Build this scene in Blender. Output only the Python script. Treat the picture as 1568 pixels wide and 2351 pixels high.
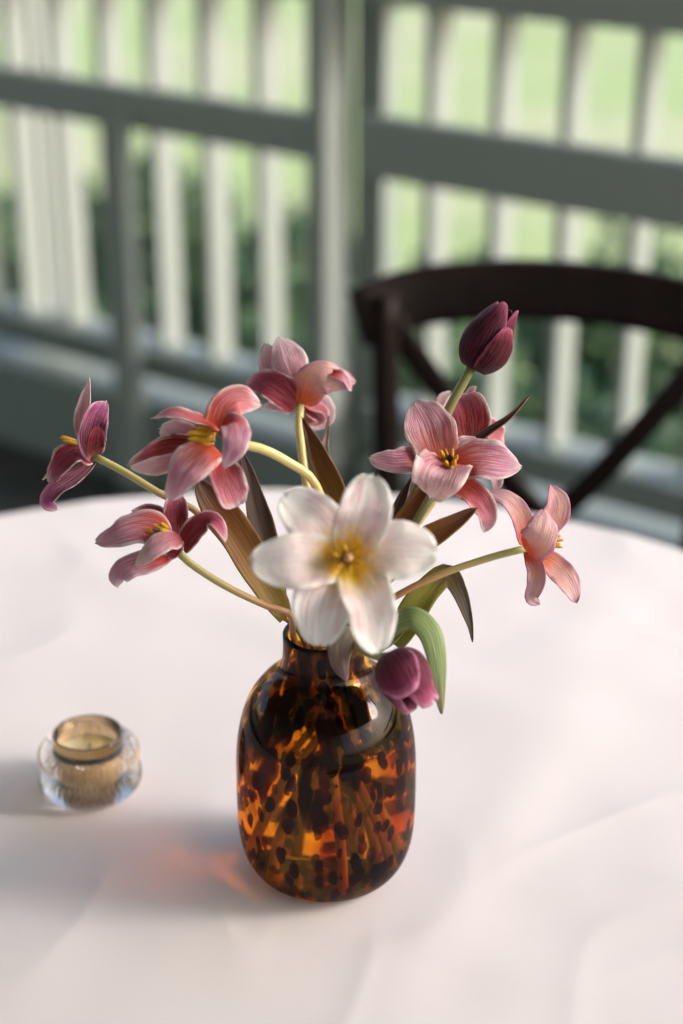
import bpy, bmesh, math, random
from mathutils import Vector, Matrix, noise
R = math.radians
random.seed(7)
sc = bpy.context.scene
for o in list(bpy.data.objects):
    bpy.data.objects.remove(o)
COL = sc.collection

# ------------------------------------------------------------------ camera
FPX, PITCH, EYE = 4000.0, R(24), 1.475        # focal length in pixels of a 1568x2351 picture
cam_d = bpy.data.cameras.new('camera')
cam = bpy.data.objects.new('camera', cam_d); COL.objects.link(cam)
cam.location = (0, 0, EYE)
cam.rotation_euler = (R(90) - PITCH, 0, 0)
cam_d.sensor_fit = 'VERTICAL'; cam_d.sensor_height = 36; cam_d.sensor_width = 24
cam_d.lens = FPX / 2351 * 36
cam_d.clip_start = 0.05; cam_d.clip_end = 500
cam_d.dof.use_dof = True
cam_d.dof.focus_distance = 1.125
cam_d.dof.aperture_fstop = 2.8
sc.camera = cam

# ------------------------------------------------------------------ light
SUN_EL, SUN_AZ = R(31), R(95)                 # azimuth clockwise from +Y: from the right
w = bpy.data.worlds.new('World'); sc.world = w; w.use_nodes = True
nt = w.node_tree; nt.nodes.clear()
sky = nt.nodes.new('ShaderNodeTexSky'); sky.sky_type = 'NISHITA'; sky.sun_disc = False
sky.sun_elevation = SUN_EL; sky.sun_rotation = SUN_AZ; sky.dust_density = 3.0; sky.air_density = .9; sky.ozone_density = .8
bg = nt.nodes.new('ShaderNodeBackground'); bg.inputs[1].default_value = 0.15
wo = nt.nodes.new('ShaderNodeOutputWorld')
nt.links.new(sky.outputs[0], bg.inputs[0]); nt.links.new(bg.outputs[0], wo.inputs[0])
sl = bpy.data.lights.new('sun', 'SUN'); sl.energy = .72; sl.angle = R(18); sl.color = (1, .985, .975)
so = bpy.data.objects.new('sun', sl); COL.objects.link(so)
sd = Vector((math.sin(SUN_AZ) * math.cos(SUN_EL), math.cos(SUN_AZ) * math.cos(SUN_EL), math.sin(SUN_EL)))
so.rotation_euler = sd.to_track_quat('Z', 'Y').to_euler(); so.location = (8, 1, 5)
vs = sc.view_settings
vs.view_transform = 'Standard'; vs.look = 'None'; vs.gamma = 1; vs.use_curve_mapping = False
vs.exposure = 1.54
sc.render.engine = 'CYCLES'
cy = sc.cycles
cy.max_bounces = 20; cy.transmission_bounces = 20; cy.transparent_max_bounces = 16; cy.diffuse_bounces = 5; cy.glossy_bounces = 6
cy.blur_glossy = 0.05; cy.caustics_refractive = True; cy.caustics_reflective = True; cy.sample_clamp_indirect = 12
cy.use_denoising = True
try: cy.denoiser = 'OPENIMAGEDENOISE'
except Exception: pass

# ------------------------------------------------------------------ helpers
FW = Vector((0, math.cos(PITCH), -math.sin(PITCH)))
UPV = Vector((0, math.sin(PITCH), math.cos(PITCH)))
RT = Vector((1, 0, 0))
def at(u, v, z):
    """the place seen at picture point (u, v), z metres along the line of sight"""
    return Vector((0, 0, EYE)) + (FW + RT * ((u - 784) / FPX) - UPV * ((v - 1175.5) / FPX)) * z
def dirc(x, y, t):
    return (RT * x + UPV * y - FW * t).normalized()

def tag(o, label=None, cat=None, group=None, kind=None):
    if label: o['label'] = label
    if cat: o['category'] = cat
    if group: o['group'] = group
    if kind: o['kind'] = kind
    return o
def empty(name, loc, rz=0):
    o = bpy.data.objects.new(name, None); COL.objects.link(o)
    o.location = loc; o.rotation_euler = (0, 0, rz); o.empty_display_size = .02
    return o
def link(name, me, mat, parent=None, smooth=True):
    if mat: me.materials.append(mat)
    if smooth: me.polygons.foreach_set('use_smooth', [True] * len(me.polygons))
    o = bpy.data.objects.new(name, me); COL.objects.link(o)
    if parent:
        o.parent = parent
        # meshes are written in world coordinates: keep them there
        o.matrix_parent_inverse = (Matrix.Translation(parent.location) @ parent.rotation_euler.to_matrix().to_4x4()).inverted()
    return o
def mesh(name, vs_, fs, uv=None):
    me = bpy.data.meshes.new(name); me.from_pydata([tuple(v) for v in vs_], [], fs)
    if uv:
        l = me.uv_layers.new(name='UVMap')
        for lp in me.loops: l.data[lp.index].uv = uv[lp.vertex_index]
    me.update()
    return me
def catmull(pts, n):
    """n points along a smooth curve through pts (any vectors), even in arc length"""
    P = [2 * pts[0] - pts[1]] + list(pts) + [2 * pts[-1] - pts[-2]]
    out = []
    for i in range(1, len(P) - 2):
        for k in range(24):
            t = k / 24
            a, b, c, d = P[i - 1], P[i], P[i + 1], P[i + 2]
            out.append(.5 * ((2 * b) + (c - a) * t + (2 * a - 5 * b + 4 * c - d) * t * t + (3 * b - a - 3 * c + d) * t ** 3))
    out.append(P[-2])
    L = [0]
    for i in range(1, len(out)): L.append(L[-1] + (out[i] - out[i - 1]).length)
    res = []; j = 0
    for k in range(n):
        s = L[-1] * k / (n - 1)
        while j < len(L) - 2 and L[j + 1] < s: j += 1
        f = (s - L[j]) / max(1e-9, L[j + 1] - L[j])
        res.append(out[j].lerp(out[j + 1], min(1, max(0, f))))
    return res
def tube_mesh(name, pts, radii, seg=12, n=None):
    if n: 
        def rad(f):
            x = f * (len(radii) - 1); i = min(int(x), len(radii) - 2)
            return radii[i] + (radii[i + 1] - radii[i]) * (x - i)
        pts = catmull(pts, n); radii = [rad(k / (n - 1)) for k in range(n)]
    V = []; F = []; UVs = []
    ref = Vector((0.31, -.77, .2)).normalized()
    N = len(pts)
    for i, p in enumerate(pts):
        T = (pts[min(i + 1, N - 1)] - pts[max(i - 1, 0)]).normalized()
        A = T.cross(ref)
        if A.length < 1e-3: A = T.cross(Vector((1, 0, 0)))
        A.normalize(); B = T.cross(A)
        for k in range(seg):
            a = 2 * math.pi * k / seg
            V.append(p + (A * math.cos(a) + B * math.sin(a)) * radii[i]); UVs.append((k / seg, i / (N - 1)))
    for i in range(N - 1):
        for k in range(seg):
            F.append((i * seg + k, i * seg + (k + 1) % seg, (i + 1) * seg + (k + 1) % seg, (i + 1) * seg + k))
    F.append(tuple(range(seg - 1, -1, -1))); F.append(tuple((N - 1) * seg + k for k in range(seg)))
    return mesh(name, V, F, UVs)
def lathe_mesh(name, prof, seg=96, centre=(0, 0, 0), rib=None, close=True):
    """prof: list of (r, h). A closed loop of points round the axis is turned into a solid."""
    V = []; F = []; n = len(prof); UVs = []
    cx, cy_, cz = centre
    for j, (r, h) in enumerate(prof):
        for k in range(seg):
            a = 2 * math.pi * k / seg
            rr = r + (rib(a, r, h, j) if rib else 0)
            V.append((cx + rr * math.cos(a), cy_ + rr * math.sin(a), cz + h)); UVs.append((k / seg, j / n))
    for j in range(n if close else n - 1):
        j2 = (j + 1) % n
        if prof[j][0] < 1e-6 and prof[j2][0] < 1e-6: continue
        for k in range(seg):
            F.append((j * seg + k, j * seg + (k + 1) % seg, j2 * seg + (k + 1) % seg, j2 * seg + k))
    me = mesh(name, V, F, UVs)
    bm = bmesh.new(); bm.from_mesh(me); bmesh.ops.remove_doubles(bm, verts=bm.verts, dist=1e-6)
    bmesh.ops.recalc_face_normals(bm, faces=bm.faces); bm.to_mesh(me); bm.free()
    return me
def box_mesh(name, lo, hi, M=None, bev=.0):
    bm = bmesh.new()
    bmesh.ops.create_cube(bm, size=1)
    for v in bm.verts:
        v.co = Vector([lo[i] + (hi[i] - lo[i]) * (v.co[i] + .5) for i in range(3)])
    if bev: bmesh.ops.bevel(bm, geom=list(bm.edges), offset=bev, segments=2, affect='EDGES', profile=.5)
    if M: bm.transform(M)
    me = bpy.data.meshes.new(name); bm.to_mesh(me); bm.free()
    return me

# ------------------------------------------------------------------ materials
class NT:
    def __init__(s, name):
        s.m = bpy.data.materials.new(name); s.m.use_nodes = True
        s.t = s.m.node_tree; s.t.nodes.clear()
        s.out = s.t.nodes.new('ShaderNodeOutputMaterial')
    def n(s, typ, ins=None, **kw):
        nd = s.t.nodes.new(typ)
        for k, v in kw.items(): setattr(nd, k, v)
        for k, v in (ins or {}).items():
            if hasattr(v, 'is_output') or isinstance(v, bpy.types.NodeSocket): s.t.links.new(v, nd.inputs[k])
            else: nd.inputs[k].default_value = v
        return nd
    def math(s, op, a, b=None, c=None, clamp=False):
        ins = {0: a}
        if b is not None: ins[1] = b
        if c is not None: ins[2] = c
        return s.n('ShaderNodeMath', ins, operation=op, use_clamp=clamp).outputs[0]
    def mix(s, f, a, b):
        nd = s.n('ShaderNodeMix', data_type='RGBA')
        for i, v in ((0, f), (6, a), (7, b)):
            if isinstance(v, bpy.types.NodeSocket): s.t.links.new(v, nd.inputs[i])
            else: nd.inputs[i].default_value = v if i == 0 else (*v[:3], 1)
        return nd.outputs[2]
    def sstep(s, x, a, b):
        return s.n('ShaderNodeMapRange', {0: x, 1: a, 2: b, 3: 0., 4: 1.}, interpolation_type='SMOOTHSTEP').outputs[0]
    def ramp(s, f, stops):
        nd = s.n('ShaderNodeValToRGB', {0: f}); cr = nd.color_ramp
        while len(cr.elements) < len(stops): cr.elements.new(.5)
        for e, (p, c) in zip(cr.elements, stops): e.position = p; e.color = (*c, 1)
        return nd.outputs[0]
    def noise(s, vec, scale, detail=3, rough=.55, dist=0.):
        return s.n('ShaderNodeTexNoise', {'Vector': vec, 'Scale': scale, 'Detail': detail, 'Roughness': rough, 'Distortion': dist}).outputs[0]
    def bump(s, h, strength, dist):
        return s.n('ShaderNodeBump', {'Height': h, 'Strength': strength, 'Distance': dist}).outputs[0]
    def done(s, surf):
        s.t.links.new(surf, s.out.inputs[0]); return s.m
def L(r, g, b):
    """8-bit screen colour -> linear"""
    f = lambda x: x / 12.92 if x <= .04045 else ((x + .055) / 1.055) ** 2.4
    return (f(r / 255), f(g / 255), f(b / 255))

def petal_mat(name, stops, edge, vein, vamt=.55, edge_from=.72, edge_amt=.8, blotch=None, trans=.3, rough=.55, vein2=None, spec=.16):
    s = NT(name)
    uv = s.n('ShaderNodeTexCoord').outputs['UV']
    sp = s.n('ShaderNodeSeparateXYZ', {0: uv})
    rnd = s.n('ShaderNodeObjectInfo').outputs['Random']
    x, y = sp.outputs[0], sp.outputs[1]
    a = s.math('ABSOLUTE', s.math('MULTIPLY_ADD', x, 2., -1.))
    # veins: fine lines that run with the petal and fan out to its rim
    xx = s.math('ADD', x, s.math('MULTIPLY', s.math('MULTIPLY', s.math('SUBTRACT', x, .5), y), -.35))
    vv = s.n('ShaderNodeCombineXYZ', {0: s.math('MULTIPLY', xx, 34.), 1: s.math('MULTIPLY', y, 2.2), 2: s.math('MULTIPLY', rnd, 30.)}).outputs[0]
    st = s.sstep(s.noise(vv, 1., 2.5, .6, .25), .38, .62)
    soft = s.n('ShaderNodeCombineXYZ', {0: s.math('MULTIPLY', x, 3.2), 1: s.math('MULTIPLY', y, 2.2), 2: s.math('MULTIPLY', rnd, 50.)}).outputs[0]
    cl = s.noise(soft, 1., 3)
    yy = s.math('ADD', y, s.math('MULTIPLY_ADD', cl, .34, -.17))
    yy = s.math('ADD', yy, s.math('MULTIPLY', s.math('POWER', a, 2.), .13))
    col = s.ramp(yy, stops)
    vm = s.math('MULTIPLY', st, s.math('MULTIPLY', s.sstep(y, 1.05, .3), vamt))
    vc = s.ramp(y, [(.12, vein), (.62, vein2)]) if vein2 else vein
    col = s.mix(vm, col, vc)
    if blotch:
        col = s.mix(s.math('MULTIPLY', s.sstep(cl, .52, .72), blotch[1]), col, blotch[0])
    e = s.math('MAXIMUM', s.sstep(s.math('MULTIPLY_ADD', st, .1, a), edge_from, 1.04), s.sstep(s.math('MULTIPLY_ADD', st, .05, y), .9, 1.04))
    pn = s.noise(s.n('ShaderNodeCombineXYZ', {0: s.math('MULTIPLY', x, 4.), 1: s.math('MULTIPLY', y, 6.), 2: s.math('MULTIPLY', rnd, 90.)}).outputs[0], 1., 3)
    e = s.math('MULTIPLY', e, s.math('MULTIPLY_ADD', s.sstep(pn, .36, .6), .75, .25))
    col = s.mix(s.math('MULTIPLY', e, edge_amt), col, edge)
    cr = s.noise(s.n('ShaderNodeCombineXYZ', {0: s.math('MULTIPLY', x, 9.), 1: s.math('MULTIPLY', y, 16.), 2: s.math('MULTIPLY', rnd, 70.)}).outputs[0], 1., 4, .7, .6)
    col = s.mix(s.math('MULTIPLY', s.sstep(cr, .56, .74), .22), col, tuple(c * .62 for c in vein))
    col = s.n('ShaderNodeHueSaturation', {'Hue': s.math('MULTIPLY_ADD', rnd, .02, .49), 'Saturation': .95, 'Value': s.math('MULTIPLY_ADD', rnd, .2, .9), 'Color': col}).outputs[0]
    bp = s.bump(s.math('ADD', s.math('MULTIPLY_ADD', cl, 2., st), s.math('MULTIPLY', cr, 1.4)), .5, .0009)
    pr = s.n('ShaderNodeBsdfPrincipled', {'Base Color': col, 'Roughness': rough, 'Normal': bp, 'Sheen Weight': .03, 'Specular IOR Level': spec})
    tr = s.n('ShaderNodeBsdfTranslucent', {'Color': col, 'Normal': bp})
    return s.done(s.n('ShaderNodeMixShader', {0: trans, 1: pr.outputs[0], 2: tr.outputs[0]}).outputs[0])

M = {}
wedge = L(242, 230, 230)
M['pink'] = petal_mat('petal_pink', [(0, L(236, 96, 12)), (.25, L(220, 68, 22)), (.4, L(200, 82, 80)), (.56, L(192, 108, 136)), (.78, L(206, 142, 168)), (1, L(230, 192, 208))], wedge, L(158, 26, 36), .75, .76, .9, (L(146, 52, 92), .4), vein2=L(242, 216, 228), trans=.36)
M['salmon'] = petal_mat('petal_salmon', [(0, L(240, 124, 16)), (.18, L(228, 116, 52)), (.36, L(228, 168, 156)), (.8, L(234, 194, 196)), (1, L(230, 192, 202))], L(200, 128, 168), L(190, 66, 60), .6, .66, .85, (L(196, 104, 132), .4), vein2=L(248, 222, 220), trans=.36)
M['crimson'] = petal_mat('petal_crimson', [(0, L(160, 34, 16)), (.3, L(136, 18, 26)), (.6, L(146, 34, 56)), (.82, L(186, 90, 122)), (1, L(228, 176, 194))], wedge, L(206, 120, 138), .36, .82, .85, (L(110, 10, 34), .4))
M['crimson_in'] = petal_mat('petal_crimson_inside', [(0, L(170, 90, 80)), (.3, L(136, 20, 24)), (.7, L(128, 20, 34)), (1, L(160, 60, 80))], L(170, 70, 90), L(196, 110, 100), .4, .85, .3)
M['rose'] = petal_mat('petal_rose', [(0, L(228, 74, 12)), (.24, L(204, 58, 42)), (.48, L(196, 80, 98)), (.82, L(212, 134, 152)), (1, L(236, 200, 210))], wedge, L(158, 30, 44), .5, .78, .85, (L(166, 56, 84), .35), vein2=L(236, 182, 194), trans=.34)
M['pale'] = petal_mat('petal_pale', [(0, L(196, 88, 80)), (.22, L(208, 136, 146)), (.55, L(224, 182, 194)), (1, L(234, 210, 216))], L(244, 236, 234), L(176, 78, 116), .6, .74, .85, (L(178, 96, 134), .45), trans=.36)
M['magenta'] = petal_mat('petal_magenta', [(0, L(140, 50, 46)), (.25, L(118, 30, 56)), (.6, L(132, 46, 88)), (.85, L(160, 70, 122)), (1, L(190, 110, 150))], L(228, 196, 210), L(214, 156, 182), .6, .84, .75, (L(100, 20, 60), .5))
M['white'] = petal_mat('petal_white', [(0, L(255, 214, 16)), (.2, L(255, 216, 24)), (.3, L(248, 232, 200)), (.46, L(246, 234, 236)), (1, L(250, 246, 247))], L(248, 250, 247), L(250, 200, 16), .42, .66, .8, (L(226, 182, 196), .65), .3, .5, vein2=L(216, 180, 186))
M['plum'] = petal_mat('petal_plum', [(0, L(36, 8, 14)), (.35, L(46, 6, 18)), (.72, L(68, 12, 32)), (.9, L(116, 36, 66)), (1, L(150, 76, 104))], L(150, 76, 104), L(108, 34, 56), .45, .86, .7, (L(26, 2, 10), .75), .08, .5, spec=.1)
M['plum_crimson'] = petal_mat('petal_plum_red', [(0, L(66, 12, 28)), (.4, L(80, 12, 34)), (.75, L(106, 22, 56)), (.92, L(166, 70, 112)), (1, L(206, 136, 166))], L(200, 128, 162), L(120, 40, 70), .3, .9, .7, (L(54, 6, 26), .6), .1, .45, spec=.16)  # crimson purple of the drooping bud

def leaf_mat(name, stops, streak, amt=.45, trans=.15, rough=.4):
    s = NT(name)
    uv = s.n('ShaderNodeTexCoord').outputs['UV']; sp = s.n('ShaderNodeSeparateXYZ', {0: uv})
    rnd = s.n('ShaderNodeObjectInfo').outputs['Random']
    x, y = sp.outputs[0], sp.outputs[1]
    vv = s.n('ShaderNodeCombineXYZ', {0: s.math('MULTIPLY', x, 40.), 1: s.math('MULTIPLY', y, 1.4), 2: s.math('MULTIPLY', rnd, 30.)}).outputs[0]
    st = s.noise(vv, 1., 2, .6)
    v2 = s.n('ShaderNodeCombineXYZ', {0: s.math('MULTIPLY', x, 4.), 1: s.math('MULTIPLY', y, 3.), 2: s.math('MULTIPLY', rnd, 40.)}).outputs[0]
    cl = s.noise(v2, 1.5, 5, .65)
    col = s.ramp(s.math('ADD', y, s.math('MULTIPLY_ADD', cl, .4, -.2)), stops)
    col = s.mix(s.math('MULTIPLY', s.sstep(st, .42, .62), amt), col, streak)
    a = s.math('ABSOLUTE', s.math('MULTIPLY_ADD', x, 2., -1.))
    col = s.mix(s.math('MULTIPLY', s.sstep(a, .9, 1.), .5), col, L(150, 110, 84))
    bp = s.bump(s.math('ADD', st, s.math('MULTIPLY', cl, .6)), .5, .0007)
    pr = s.n('ShaderNodeBsdfPrincipled', {'Base Color': col, 'Roughness': rough, 'Normal': bp, 'Specular IOR Level': .28})
    tr = s.n('ShaderNodeBsdfTranslucent', {'Color': col, 'Normal': bp})
    return s.done(s.n('ShaderNodeMixShader', {0: trans, 1: pr.outputs[0], 2: tr.outputs[0]}).outputs[0])
M['leaf_brown'] = leaf_mat('leaf_brown', [(0, L(150, 132, 50)), (.4, L(152, 108, 42)), (.75, L(124, 78, 44)), (1, L(82, 52, 50))], L(96, 62, 34))
M['leaf_dark'] = leaf_mat('leaf_dark', [(0, L(106, 84, 58)), (.4, L(88, 66, 54)), (1, L(60, 40, 44))], L(56, 42, 40))
M['leaf_olive'] = leaf_mat('leaf_olive', [(0, L(136, 138, 62)), (.4, L(146, 142, 62)), (.55, L(110, 84, 52)), (.7, L(70, 50, 46)), (1, L(48, 36, 42))], L(104, 104, 44), .3, .25)
M['leaf_green'] = leaf_mat('leaf_green', [(0, L(104, 122, 66)), (.4, L(122, 144, 86)), (.75, L(106, 126, 72)), (.93, L(96, 90, 60)), (1, L(110, 60, 50))], L(172, 188, 140), .55, .2)
M['leaf_grey'] = leaf_mat('leaf_grey', [(0, L(128, 124, 92)), (.4, L(140, 128, 112)), (1, L(128, 100, 108))], L(104, 84, 92), .5, .15)

def stem_mat(name, stops):
    s = NT(name)
    uv = s.n('ShaderNodeTexCoord').outputs['UV']; sp = s.n('ShaderNodeSeparateXYZ', {0: uv})
    vv = s.n('ShaderNodeCombineXYZ', {0: s.math('MULTIPLY', sp.outputs[0], 16.), 1: s.math('MULTIPLY', sp.outputs[1], 5.), 2: 0.}).outputs[0]
    st = s.noise(vv, 1., 4, .65)
    col = s.ramp(s.math('ADD', sp.outputs[1], s.math('MULTIPLY_ADD', st, .16, -.08)), stops)
    col = s.mix(s.math('MULTIPLY', s.sstep(st, .45, .65), .35), col, L(126, 78, 52))
    pr = s.n('ShaderNodeBsdfPrincipled', {'Base Color': col, 'Roughness': .42, 'Normal': s.bump(st, .3, .0005), 'Subsurface Weight': .15, 'Subsurface Radius': (.004, .003, .001), 'Subsurface Scale': .5})
    return s.done(pr.outputs[0])
M['stem'] = stem_mat('stem_bronze', [(0, L(168, 170, 104)), (.1, L(160, 150, 92)), (.25, L(168, 124, 82)), (.45, L(150, 102, 72)), (1, L(140, 118, 62))])
M['stem_cream'] = stem_mat('stem_cream', [(0, L(214, 204, 132)), (.2, L(210, 184, 118)), (.4, L(186, 138, 76)), (1, L(140, 118, 62))])
M['stem_green'] = stem_mat('stem_green', [(0, L(122, 128, 78)), (.15, L(128, 122, 74)), (.35, L(146, 112, 78)), (1, L(140, 118, 62))])
def flat_mat(name, col, rough=.5, bscale=0, bamt=0., vary=.12, trans=0., spec=.5):
    s = NT(name)
    co = s.n('ShaderNodeTexCoord').outputs['Object']
    nz = s.noise(co, bscale or 30, 5, .6)
    c = s.mix(s.math('MULTIPLY', s.sstep(nz, .35, .7), vary * 3), col, tuple(x * (1 - vary * 1.6) for x in col))
    ins = {'Base Color': c, 'Roughness': rough, 'Specular IOR Level': spec}
    if bamt: ins['Normal'] = s.bump(nz, bamt, .003)
    return s.done(s.n('ShaderNodeBsdfPrincipled', ins).outputs[0])
M['anther'] = flat_mat('anther_yellow', L(206, 156, 26), .7, 900, .5, .25)
M['anther_dark'] = flat_mat('anther_shadow', L(150, 110, 30), .7, 900, .5, .25)
M['pistil'] = flat_mat('pistil', L(188, 152, 110), .55, 600, .3)
M['pistil_dark'] = flat_mat('pistil_dark', L(84, 40, 44), .55, 600, .3)

# tortoiseshell glass
def tortoise():
    s = NT('tortoiseshell_glass')
    co = s.n('ShaderNodeTexCoord').outputs['Object']
    sp = s.n('ShaderNodeSeparateXYZ', {0: co}); z = sp.outputs[2]
    up = s.sstep(z, .045, .125)
    # flecks are round near the foot and drawn out into streaks towards the neck
    wob = s.n('ShaderNodeTexNoise', {'Vector': co, 'Scale': 38., 'Detail': 2.}).outputs['Color']
    vec = s.n('ShaderNodeVectorMath', {0: co, 1: s.n('ShaderNodeVectorMath', {0: wob, 'Scale': .012}, operation='SCALE').outputs[0]}, operation='ADD').outputs[0]
    q = s.n('ShaderNodeVectorMath', {0: vec, 1: (1, 1, .55)}, operation='MULTIPLY').outputs[0]
    q2 = s.n('ShaderNodeVectorMath', {0: vec, 1: (1, 1, .21)}, operation='MULTIPLY').outputs[0]
    v1 = s.n('ShaderNodeTexVoronoi', {'Vector': q, 'Scale': 112., 'Randomness': 1.}, feature='F1').outputs['Distance']
    v2 = s.n('ShaderNodeTexVoronoi', {'Vector': q2, 'Scale': 90., 'Randomness': 1.}, feature='F1').outputs['Distance']
    big = s.noise(co, 24., 2)
    th1 = s.math('MULTIPLY_ADD', big, .42, s.math('MULTIPLY_ADD', s.sstep(z, .05, .02), .07, s.math('MULTIPLY_ADD', up, .10, .16)))
    fine = s.math('MULTIPLY_ADD', s.noise(vec, 190., 3, .6), .22, -.11)
    d1 = s.sstep(s.math('ADD', s.math('SUBTRACT', th1, v1), fine), -.035, .05)
    th2 = s.math('MULTIPLY_ADD', big, .5, s.math('MULTIPLY_ADD', up, .15, .11))
    d2 = s.math('MULTIPLY', s.sstep(s.math('ADD', s.math('SUBTRACT', th2, v2), fine), -.06, .07), s.sstep(z, .05, .09))
    dark = s.math('MAXIMUM', d1, d2, clamp=True)
    hue = s.noise(q2, 55., 3)
    amb = s.ramp(hue, [(.3, (1., .42, .02)), (.5, (1., .6, .06)), (.68, (.8, .15, .008))])
    amb = s.mix(s.math('MULTIPLY', s.sstep(s.noise(q2, 34., 4, .6), .44, .64), .6), amb, (.42, .10, .012))
    spot = s.mix(s.noise(q, 60., 1), (.07, .008, .002), (.01, .004, .002))
    col = s.mix(dark, amb, spot)
    sq = s.n('ShaderNodeGamma', {0: col, 1: .5}).outputs[0]
    rf = s.n('ShaderNodeBsdfRefraction', {'Color': sq, 'Roughness': .01, 'IOR': 1.5})
    gl = s.n('ShaderNodeBsdfGlossy', {'Color': (1, 1, 1, 1), 'Roughness': .015})
    back = s.n('ShaderNodeNewGeometry').outputs['Backfacing']
    fr = s.math('MULTIPLY', s.n('ShaderNodeFresnel', {0: 1.5}).outputs[0], s.math('MULTIPLY_ADD', back, .66, .34))
    return s.done(s.n('ShaderNodeMixShader', {0: fr, 1: rf.outputs[0], 2: gl.outputs[0]}).outputs[0])
M['tortoise'] = tortoise()
def glass(name, col, ior=1.5, rough=.02):
    s = NT(name)
    co = s.n('ShaderNodeTexCoord').outputs['Object']
    c = s.mix(s.noise(co, 60., 2), col, tuple(x * .96 for x in col))
    return s.done(s.n('ShaderNodeBsdfPrincipled', {'Base Color': c, 'Roughness': rough, 'IOR': ior, 'Transmission Weight': 1.}).outputs[0])
M['clear'] = glass('clear_ribbed_glass', (.97, .97, .96))
M['amber'] = glass('amber_glass', (.80, .60, .38), 1.48, .04)
M['water'] = glass('water', (.98, .96, .9), 1.33, .0)
M['wax'] = flat_mat('candle_wax', L(214, 204, 170), .45, 60, .1, .05)
M['wick'] = flat_mat('wick', (.03, .025, .02), .9)

def cloth_mat():
    s = NT('tablecloth_cotton')
    co = s.n('ShaderNodeTexCoord').outputs['Object']
    sp = s.n('ShaderNodeSeparateXYZ', {0: co})
    wx = s.math('SINE', s.math('MULTIPLY', sp.outputs[0], 5200.)); wy = s.math('SINE', s.math('MULTIPLY', sp.outputs[1], 5200.))
    weave = s.math('MULTIPLY', wx, wy)
    n1 = s.noise(co, 7., 4, .6)
    col = s.mix(n1, (.675, .622, .638), (.65, .603, .618))
    pr = s.n('ShaderNodeBsdfPrincipled', {'Base Color': col, 'Roughness': .8, 'Sheen Weight': .12, 'Specular IOR Level': .25,
        'Normal': s.bump(s.math('ADD', s.math('MULTIPLY', weave, .2), s.math('MULTIPLY', s.noise(co, 900., 2), 1.)), .16, .0004)})
    return s.done(pr.outputs[0])
M['cloth'] = cloth_mat()
M['paint'] = flat_mat('grey_white_paint', (.31, .345, .325), .5, 14, .06, .05)
M['paint_shaded'] = flat_mat('shaded_paint', (.24, .28, .26), .5, 10, .06, .05)  # same railing paint, darkened to imitate shade on stile and lower boards
M['floor'] = flat_mat('dark_boards', (.035, .036, .034), .55, 6, .1, .3)
M['ceil'] = flat_mat('ceiling_boards', (.6, .6, .56), .6, 5, .05, .06)
M['addedwall'] = flat_mat('added_wall_paint', (.38, .38, .35), .7, 5, .05, .1)  # tone of the added, unseen wall
M['wood'] = flat_mat('dark_walnut', (.011, .0055, .004), .5, 18, .08, .3, spec=.14)
M['twig'] = flat_mat('twig', (.06, .045, .03), .8)
def lawn_mat():
    s = NT('lawn_grass')
    co = s.n('ShaderNodeTexCoord').outputs['Object']
    a = s.noise(co, .6, 4); b = s.noise(co, 2.5, 5); d = s.noise(co, 60., 3)
    col = s.mix(s.sstep(a, .4, .62), (.34, .45, .17), (.46, .48, .27))
    col = s.mix(s.math('MULTIPLY', s.sstep(b, .5, .7), .5), col, (.22, .32, .10))
    col = s.mix(s.math('MULTIPLY', d, .4), col, (.30, .33, .14))
    return s.done(s.n('ShaderNodeBsdfPrincipled', {'Base Color': col, 'Roughness': .7, 'Normal': s.bump(d, .6, .03)}).outputs[0])
M['lawn'] = lawn_mat()
def shrub_mat():
    s = NT('shrub_leaf')
    g = s.n('ShaderNodeNewGeometry').outputs['Random Per Island']
    col = s.ramp(g, [(0, (.035, .09, .045)), (.6, (.065, .145, .065)), (.9, (.14, .24, .10)), (1, (.3, .4, .2))])
    pr = s.n('ShaderNodeBsdfPrincipled', {'Base Color': col, 'Roughness': .5}); tr = s.n('ShaderNodeBsdfTranslucent', {'Color': col})
    return s.done(s.n('ShaderNodeMixShader', {0: .25, 1: pr.outputs[0], 2: tr.outputs[0]}).outputs[0])
M['shrub'] = shrub_mat()

# ------------------------------------------------------------------ the porch
CS, D0 = .75, 3.18                            # the railing runs along y + CS*x = D0
NRM = math.hypot(1, CS)
ES = Vector((1, -CS, 0)) / NRM; EN = Vector((CS, 1, 0)) / NRM
RM = Matrix(((ES.x, EN.x, 0, 0), (ES.y, EN.y, 0, D0), (0, 0, 1, 0), (0, 0, 0, 1)))   # (along, outwards, up) -> world
def s_at(u, v, n=0.):
    d = FW + RT * ((u - 784) / FPX) - UPV * ((v - 1175.5) / FPX)
    den = d.x * EN.x + d.y * EN.y
    t = (n + D0 * EN.y) / den
    p = d * t
    return Vector((p.x, p.y - D0, 0)).dot(ES), EYE + p.z
def slab(name, lo, hi, mat, kind='structure', parent=None, bev=0):
    o = link(name, box_mesh(name, lo, hi, RM, bev), mat, parent, smooth=False)
    if kind and not parent: o['kind'] = kind
    return o
slab('ground', (-60, -60, -.7), (60, 60, -.45), M['lawn'])
slab('floor', (-7, -5.2, -.449), (7, .16, 0), M['floor'])
slab('ceiling', (-7, -5.2, 3.7), (7, .35, 3.85), M['ceil'])

slab('added_wall', (-7, -5.2, 0), (7, -5.0, 3.7), M['addedwall'])  # unseen wall added behind the camera to control the fill light

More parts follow.
